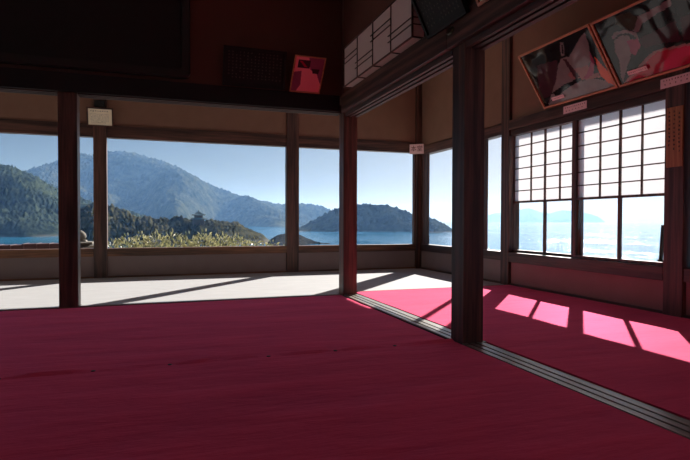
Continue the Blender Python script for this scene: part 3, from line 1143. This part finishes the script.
def shrub_mesh(seed, h=1.0, r=0.34, n=800):
    rg = random.Random(seed)
    bm = bmesh.new()
    for k in range(n):
        a = rg.random()*2*math.pi
        rr = r*math.sqrt(rg.random())
        zz = h*(0.35+0.65*rg.random()**0.6) * (1-0.45*(rr/r)**2)
        c = Vector((rr*math.cos(a), rr*math.sin(a), zz))
        d = Vector((math.cos(a)*(0.3+rr/r)+rg.uniform(-.6, .6), math.sin(a)*(0.3+rr/r)+rg.uniform(-.6, .6), rg.uniform(0.1, 1.5))).normalized()
        L = rg.uniform(0.06, 0.12)
        s = d.cross(Vector((rg.uniform(-1, 1), rg.uniform(-1, 1), rg.uniform(-1, 1)))).normalized()*L*0.15
        m1, tip = c+d*L*0.5, c+d*L+Vector((0, 0, -L*0.15))
        bm.faces.new([bm.verts.new(p) for p in (c, m1-s, tip, m1+s)])
    me = bpy.data.meshes.new('shrub_leaves')
    bm.to_mesh(me); bm.free(); me.materials.append(leaf)
    bm = bmesh.new()
    for k in range(9):
        a = rg.random()*6.28
        p0 = Vector((0.04*math.cos(a), 0.04*math.sin(a), 0))
        p1 = Vector((r*0.7*math.cos(a), r*0.7*math.sin(a), h*0.85))
        s = Vector((-math.sin(a), math.cos(a), 0))*0.007
        q = Vector((math.cos(a), math.sin(a), 0))*0.007
        A = [bm.verts.new(p0+w) for w in (s, q, -s, -q)]
        B = [bm.verts.new(p1+w*0.4) for w in (s, q, -s, -q)]
        for i in range(4):
            bm.faces.new((A[i], A[(i+1) % 4], B[(i+1) % 4], B[i]))
        bm.faces.new(A[::-1]); bm.faces.new(B)
    ms = bpy.data.meshes.new('shrub_stems')
    bm.to_mesh(ms); bm.free(); ms.materials.append(twig)
    return me, ms


variants = [shrub_mesh(k) for k in range(4)]
# (u centre, v of top) along the bottom of the window
hedge = [(112, 243), (126, 237), (141, 235), (156, 233), (172, 234), (188, 235), (204, 233), (220, 234), (237, 237), (254, 240), (271, 243), (285, 245.5)]
for i, (u, v) in enumerate(hedge):
    Y = 10.6 + 0.35*((i*7) % 3)
    p = on_plane(u, v, Vector((0, Y, 0)), Vector((0, 1, 0)))
    t = empty('leafy_shrub', (p.x, p.y, -0.75))
    tag(t, ['yellow-green leafy shrub at the left end of the hedge beyond the wide back window',
            'yellow-green leafy shrub, second from the left end of the hedge',
            'yellow-green leafy shrub, third from the left end of the hedge',
            'yellow-green leafy shrub, fourth from the left end of the hedge',
            'tall yellow-green leafy shrub left of the pagoda, fifth from the hedge left end',
            'yellow-green leafy shrub just below and left of the pagoda',
            'yellow-green leafy shrub directly below the pagoda',
            'yellow-green leafy shrub just right of the pagoda, sixth from the hedge right end',
            'yellow-green leafy shrub, fourth from the right end of the hedge',
            'yellow-green leafy shrub, third from the right end of the hedge',
            'low yellow-green leafy shrub, second from the right end of the hedge',
            'lowest yellow-green leafy shrub, at the right end of the hedge by the middle wall post'][i], 'shrub',
        'shrubs of the hedge beyond the wide back window')
    hh = (p.z+0.75)/0.98
    me, ms = variants[i % 4]
    for nm, dd in (('foliage', me), ('stems', ms)):
        c = bpy.data.objects.new(nm, dd)
        COL.objects.link(c)
        c.parent = t
        c.scale = (1.0, 1.0, hh)
        c.rotation_euler = (0, 0, i*1.7)

# slim dark stick standing outside the paper window
bm = bmesh.new()
p0 = on_plane(660.6, 262, Vector((XB+0.14, 0, 0)), Vector((1, 0, 0)))
p1 = on_plane(663.2, 225, Vector((XB+0.14, 0, 0)), Vector((1, 0, 0)))
d = (p1-p0)
obox(bm, p0, Vector((1, 0, 0)), Vector((0, 1, 0)), d.normalized(), (-0.01, -0.011, -0.05), (0.01, 0.011, d.length))
obox(bm, p0, Vector((1, 0, 0)), Vector((0, 1, 0)), d.normalized(), (-0.014, -0.02, -0.05), (0.014, 0.02, 0.02), 0, 0.003)
tag(link('wooden_stick', bm, blackwood), 'slim dark upright stick outside the right end of the paper window', 'stick')

# ------------------------------------------------------------------ sea and land
SEA = -10.0


def land_material(name, c1, c2, scale, rock=None):
    mt, t, b = mat(name)
    b.inputs['Roughness'].default_value = 1.0
    b.inputs['Specular IOR Level'].default_value = 0.0
    tc = t.nodes.new('ShaderNodeTexCoord')
    n = t.nodes.new('ShaderNodeTexNoise')
    n.inputs['Scale'].default_value = scale
    n.inputs['Detail'].default_value = 8
    n.inputs['Roughness'].default_value = 0.7
    t.links.new(tc.outputs['Object'], n.inputs['Vector'])
    cr = t.nodes.new('ShaderNodeValToRGB')
    cr.color_ramp.elements[0].position = 0.35
    cr.color_ramp.elements[0].color = (*c1, 1)
    cr.color_ramp.elements[1].position = 0.7
    cr.color_ramp.elements[1].color = (*c2, 1)
    t.links.new(n.outputs['Fac'], cr.inputs[0])
    col = cr.outputs[0]
    if rock:
        rc, z0, z1 = rock
        sep = t.nodes.new('ShaderNodeSeparateXYZ')
        t.links.new(tc.outputs['Object'], sep.inputs[0])
        ad = t.nodes.new('ShaderNodeMath'); ad.operation = 'MULTIPLY_ADD'
        ad.inputs[1].default_value = (z1-z0)*1.6; 
        t.links.new(n.outputs['Fac'], ad.inputs[0]); t.links.new(sep.outputs['Z'], ad.inputs[2])
        mr = t.nodes.new('ShaderNodeMapRange')
        mr.inputs['From Min'].default_value = z0+(z1-z0)*0.8
        mr.inputs['From Max'].default_value = z1+(z1-z0)*0.8
        t.links.new(ad.outputs[0], mr.inputs['Value'])
        mx = t.nodes.new('ShaderNodeMix'); mx.data_type = 'RGBA'
        mx.inputs['A'].default_value = (*rc, 1)
        t.links.new(mr.outputs[0], mx.inputs['Factor'])
        t.links.new(col, mx.inputs['B'])
        col = mx.outputs['Result']
    t.links.new(col, b.inputs['Base Color'])
    return mt


def interp(pts, u):
    if u <= pts[0][0]: return pts[0][1]
    for (a, va), (b, vb) in zip(pts, pts[1:]):
        if u <= b:
            s = (u-a)/(b-a)
            return va+(vb-va)*s
    return pts[-1][1]


def hill(name, prof, d0, d1, du, nt, mt, label, cat, amp, fine, pw=0.85, back=0.35, seed=0.0):
    """land mass whose skyline passes through prof (bearing, skyline) at distance d1, shore at d0"""
    bm = bmesh.new()
    u0, u1 = prof[0][0], prof[-1][0]
    nu = int((u1-u0)/du)
    g = []
    nb_ = max(4, int(nt*back))
    for i in range(nu+1):
        u = u0+(u1-u0)*i/nu
        v = interp(prof, u)
        q = project_dir(u, v)
        hd = Vector((q.x, q.y, 0)); L = hd.length; hd /= L
        zr = max(SEA+0.3, H + q.z/L*d1)
        sc = min(1, (zr-SEA)/12)
        endf = min(1, (u-u0)/(0.04*(u1-u0))+0.02, (u1-u)/(0.04*(u1-u0))+0.02)
        wig = 1+0.25*noise.noise(Vector((u*0.02, seed, 2)))
        row = []
        for j in range(nt+nb_+1):
            t = j/nt
            if t <= 1:
                d = d0*wig*(1-t)+d1*t if d0*wig < d1 else d1*0.95+(d1*0.05)*t
                z = SEA-1.5+(zr-SEA+1.5)*(t**pw)
            else:
                d = d1+(d1-d0)*(t-1)*1.2
                z = zr-(zr-SEA+2)*((t-1)/back)**1.5
            p = hd*d
            fe = math.sin(math.pi*min(1, t*0.92))
            rdg = noise.fractal(Vector((p.x*amp[1]+seed, p.y*amp[1], seed)), 1.0, 2.0, 3)
            z += amp[0]*rdg*fe*sc*(0.35 if abs(t-1) < 0.08 else 1)
            z += fine[0]*sc*min(1, t*4)*(abs(noise.noise(Vector((p.x*fine[1], p.y*fine[1], seed+5))))+0.5*noise.noise(Vector((p.x*fine[1]*2.3, p.y*fine[1]*2.3, seed+1)))-0.15)
            row.append(bm.verts.new((p.x, p.y, z)))
        g.append(row)
    for i in range(nu):
        for j in range(nt+nb_):
            bm.faces.new((g[i][j], g[i+1][j], g[i+1][j+1], g[i][j+1]))
    # underside skirt so that the land is solid down to below the water
    r = [row[0] for row in g]+[x for x in g[-1][1:]]+[row[-1] for row in reversed(g[:-1])]+[x for x in reversed(g[0][1:-1])]
    low = [bm.verts.new((v.co.x, v.co.y, SEA-4)) for v in r]
    for k in range(len(r)):
        bm.faces.new((r[k], r[(k+1) % len(r)], low[(k+1) % len(r)], low[k]))
    o = link(name, bm, mt, None, True)
    tag(o, label, cat)
    return o


forest_far = land_material('forest_far', (0.006, 0.012, 0.008), (0.11, 0.115, 0.07), 0.05)
forest_mid = land_material('forest_mid', (0.003, 0.007, 0.006), (0.085, 0.105, 0.06), 0.09, ((0.14, 0.13, 0.11), -10.5, -8.5))
forest_near = land_material('forest_near', (0.004, 0.009, 0.006), (0.13, 0.115, 0.06), 0.22, ((0.20, 0.18, 0.15), -10.5, -7.5))
rocks = land_material('shore_rock', (0.01, 0.013, 0.014), (0.09, 0.085, 0.075), 0.5)
isle_m = land_material('island_forest', (0.004, 0.008, 0.007), (0.07, 0.075, 0.045), 0.08, ((0.16, 0.14, 0.12), -10.4, -9))

hill('wooded_mountain', [(-260, 200), (-150, 190), (-60, 186), (0, 180), (24, 174), (31, 171.5), (45, 166.5), (58, 162), (70, 158), (80, 155), (92, 156.5), (100, 155),
     (109, 152.8), (122, 152.6), (135, 155), (152, 160), (165, 163), (180, 169), (192, 176), (213, 186), (235, 194.5), (257, 200.5),
     (286, 206.5), (300, 206), (320, 210), (340, 217), (352, 224)],
     960, 1320, 1.0, 110, forest_far, 'large wooded mountain filling the left and middle back windows beyond the inlet', 'mountain', (40, 0.005), (9, 0.13), 0.8, seed=1.0)
hill('wooded_hill', [(-260, 190), (-120, 168), (-60, 160), (-20, 163), (0, 165.5), (12, 168), (24, 174), (35, 178), (45, 183), (58, 190), (72, 195), (80, 197),
     (92, 202), (105, 205), (120, 209.5), (135, 214), (152, 220), (170, 226)],
     385, 510, 1.0, 90, forest_mid, 'nearer wooded hill at far left with a pale sandy shore', 'hill', (13, 0.012), (4.2, 0.3), 0.75, seed=4.0)
hill('wooded_headland', [(58, 244.5), (64, 237), (70, 225), (78, 210), (92, 204), (108, 205), (117, 208), (125, 210.5), (135, 217), (149, 217), (157, 219), (164, 218), (172, 218.5), (178, 216.5), (186, 218.5),
     (192, 220), (206, 220.5), (223, 221), (238, 222.7), (243, 225.8), (250, 230), (261, 233.4), (265.5, 237), (269, 240), (273, 243)],
     236, 262, 0.8, 30, forest_near, 'dark wooded headland with a rocky tip reaching into the inlet, below the pagoda', 'headland', (1.2, 0.04), (2.6, 0.42), 0.55, seed=9.0)
hill('rock_islet', [(268, 242), (271, 239), (276, 236), (281, 234), (286, 233.5), (292, 234), (300, 235), (306, 237.5), (313, 240.5), (322, 243), (330, 245)],
     222, 240, 0.6, 16, rocks, 'low bare rock islet behind the middle wall post', 'rock', (0.6, 0.2), (1.2, 0.5), 0.6, seed=2.0)
hill('wooded_island', [(292, 230), (303, 226), (310, 222), (316, 219), (330, 212), (337, 208.5), (347, 206), (356, 204.8), (363, 203.5), (373.5, 205), (383, 205), (391, 207), (399.6, 209),
     (413.5, 214.3), (422, 217), (430, 219), (438, 222), (444, 224), (449.6, 227.4), (454, 231)],
     500, 555, 0.9, 40, isle_m, 'dark wooded island in the sea behind the far corner window', 'island', (6, 0.016), (4.2, 0.2), 0.7, seed=6.0)
hill('distant_island', [(450, 222), (462, 217.5), (475, 216.5), (484, 216.3), (495, 213), (505, 212.5), (512, 211.5), (517, 210.5), (523, 209), (529, 208.2), (536, 210.5), (544, 213), (550, 213.5), (556, 215), (560, 219), (566, 223)],
     5500, 5750, 1.0, 14, forest_far, 'faint hazy island on the horizon behind the left panes of the paper window', 'island', (12, 0.01), (3, 0.03), 0.7, seed=3.0)
hill('distant_island', [(540, 222.5), (548, 214), (556, 211.5), (563, 210.2), (570, 210.6), (578, 212.5), (586, 213), (592, 214.5), (598, 216.5), (604, 221), (608, 224)],
     5300, 5600, 1.0, 14, forest_far, 'faint hazy island on the horizon behind the middle panes of the paper window', 'island', (12, 0.01), (3, 0.03), 0.7, seed=8.0)

# sea
bm = bmesh.new()
rad = [14, 30, 60, 120, 240, 480, 960, 1900, 3150, 6400]
segs = 72
rings = []
for r in rad:
    rings.append([bm.verts.new((r*math.cos(math.radians(-60+260*k/segs)), r*math.sin(math.radians(-60+260*k/segs)), SEA)) for k in range(segs+1)])
for a, b in zip(rings, rings[1:]):
    for k in range(segs):
        bm.faces.new((a[k], a[k+1], b[k+1], b[k]))
mt, t, b = mat('sea_water')
b.inputs['Base Color'].default_value = (0.015, 0.18, 0.34, 1)
b.inputs['Roughness'].default_value = 0.08
b.inputs['IOR'].default_value = 1.33
tc = t.nodes.new('ShaderNodeTexCoord')
n = t.nodes.new('ShaderNodeTexNoise')
n.inputs['Scale'].default_value = 0.22
n.inputs['Detail'].default_value = 9
n.inputs['Roughness'].default_value = 0.6
t.links.new(tc.outputs['Object'], n.inputs['Vector'])
bp = t.nodes.new('ShaderNodeBump')
bp.inputs['Strength'].default_value = 1.0
bp.inputs['Distance'].default_value = 0.8
# wind streaks: calm and ruffled bands of water
mp = t.nodes.new('ShaderNodeMapping')
mp.inputs['Rotation'].default_value = (0, 0, -0.4)
mp.inputs['Scale'].default_value = (1, 0.45, 1)
t.links.new(tc.outputs['Object'], mp.inputs[0])
n3 = t.nodes.new('ShaderNodeTexNoise')
n3.inputs['Scale'].default_value = 0.022
n3.inputs['Detail'].default_value = 5
t.links.new(mp.outputs[0], n3.inputs['Vector'])
mr = t.nodes.new('ShaderNodeMapRange')
mr.inputs['From Min'].default_value = 0.40
mr.inputs['From Max'].default_value = 0.60
mr.inputs['To Min'].default_value = 0.12
t.links.new(n3.outputs['Fac'], mr.inputs['Value'])
mu = t.nodes.new('ShaderNodeMath')
mu.operation = 'MULTIPLY'
t.links.new(n.outputs['Fac'], mu.inputs[0])
t.links.new(mr.outputs[0], mu.inputs[1])
t.links.new(mu.outputs[0], bp.inputs['Height'])
t.links.new(bp.outputs[0], b.inputs['Normal'])
o = link('sea', bm, mt)
tag(o, 'calm blue sea glittering under the sun at right', 'sea', kind='stuff')

# pagoda on the headland
pc = on_plane(198.5, 221, Vector((0, 256, 0)), Vector((0, 1, 0)))
px, py, pz0 = pc.x, pc.y, -0.9
pg_roof = plain('pagoda_roof_tiles', (0.10, 0.13, 0.13), 0.5, 0.5, 0.2, 2)
pg_wall = plain('pagoda_wood', (0.20, 0.10, 0.07), 0.8)
t = tag(empty('pagoda', (px, py, pz0)), 'small two-tiered pagoda with curved grey-green roofs on the headland', 'pagoda')
bm = bmesh.new(); box(bm, px-2.5, px+2.5, py-2.5, py+2.5, pz0-2.5, pz0+2.0); link('lower_storey', bm, pg_wall, t)
bm = bmesh.new(); roof4(bm, (px, py, pz0+1.9), [(3.7, 0.0, 0.25), (3.75, 0.15, 0.3), (2.9, 0.45, 0.1), (2.0, 0.9, 0)]); link('lower_roof', bm, pg_roof, t)
bm = bmesh.new(); box(bm, px-1.8, px+1.8, py-1.8, py+1.8, pz0+2.81, pz0+3.9); link('upper_storey', bm, pg_wall, t)
bm = bmesh.new(); roof4(bm, (px, py, pz0+3.8), [(3.0, 0.0, 0.3), (3.05, 0.15, 0.35), (1.9, 0.75, 0.1), (0.9, 1.45, 0), (0.25, 2.0, 0)]); link('upper_roof', bm, pg_roof, t)
bm = bmesh.new(); lathe(bm, (px, py, pz0+5.81), [(0.2, 0), (0.28, 0.15), (0.12, 0.3), (0.08, 0.9)], 10); link('finial', bm, pg_roof, t)

# sea haze: a real scattering volume over the water
bm = bmesh.new()
poly = []
for k in range(25):
    a = math.radians(-62+264*k/24)
    poly.append((6700*math.cos(a), 6700*math.sin(a)))
inn = []
for k in range(25):
    a = math.radians(-62+264*k/24)
    inn.append((90*math.cos(a), 90*math.sin(a)))
def ring(pts, z): return [bm.verts.new((x, y, z)) for x, y in pts]
ol, oh, il, ih = ring(poly, SEA-6), ring(poly, 170), ring(inn, SEA-6), ring(inn, 170)
for k in range(24):
    bm.faces.new((ol[k], ol[k+1], oh[k+1], oh[k]))
    bm.faces.new((il[k], il[k+1], ih[k+1], ih[k]))
    bm.faces.new((il[k], il[k+1], ol[k+1], ol[k]))
    bm.faces.new((ih[k], ih[k+1], oh[k+1], oh[k]))
for k in (0, 24):
    bm.faces.new((il[k], ol[k], oh[k], ih[k]))
hz = bpy.data.materials.new('sea_haze')
hz.use_nodes = True
tt = hz.node_tree
tt.nodes.clear()
vo = tt.nodes.new('ShaderNodeVolumeScatter')
vo.inputs['Color'].default_value = (0.30, 0.56, 1.0, 1)
vo.inputs['Density'].default_value = 0.00028
vo.inputs['Anisotropy'].default_value = 0.25
oo = tt.nodes.new('ShaderNodeOutputMaterial')
tt.links.new(vo.outputs[0], oo.inputs['Volume'])
o = link('sea_haze', bm, hz)
tag(o, 'thin blue haze lying over the sea and softening the far shores', 'haze', kind='stuff')
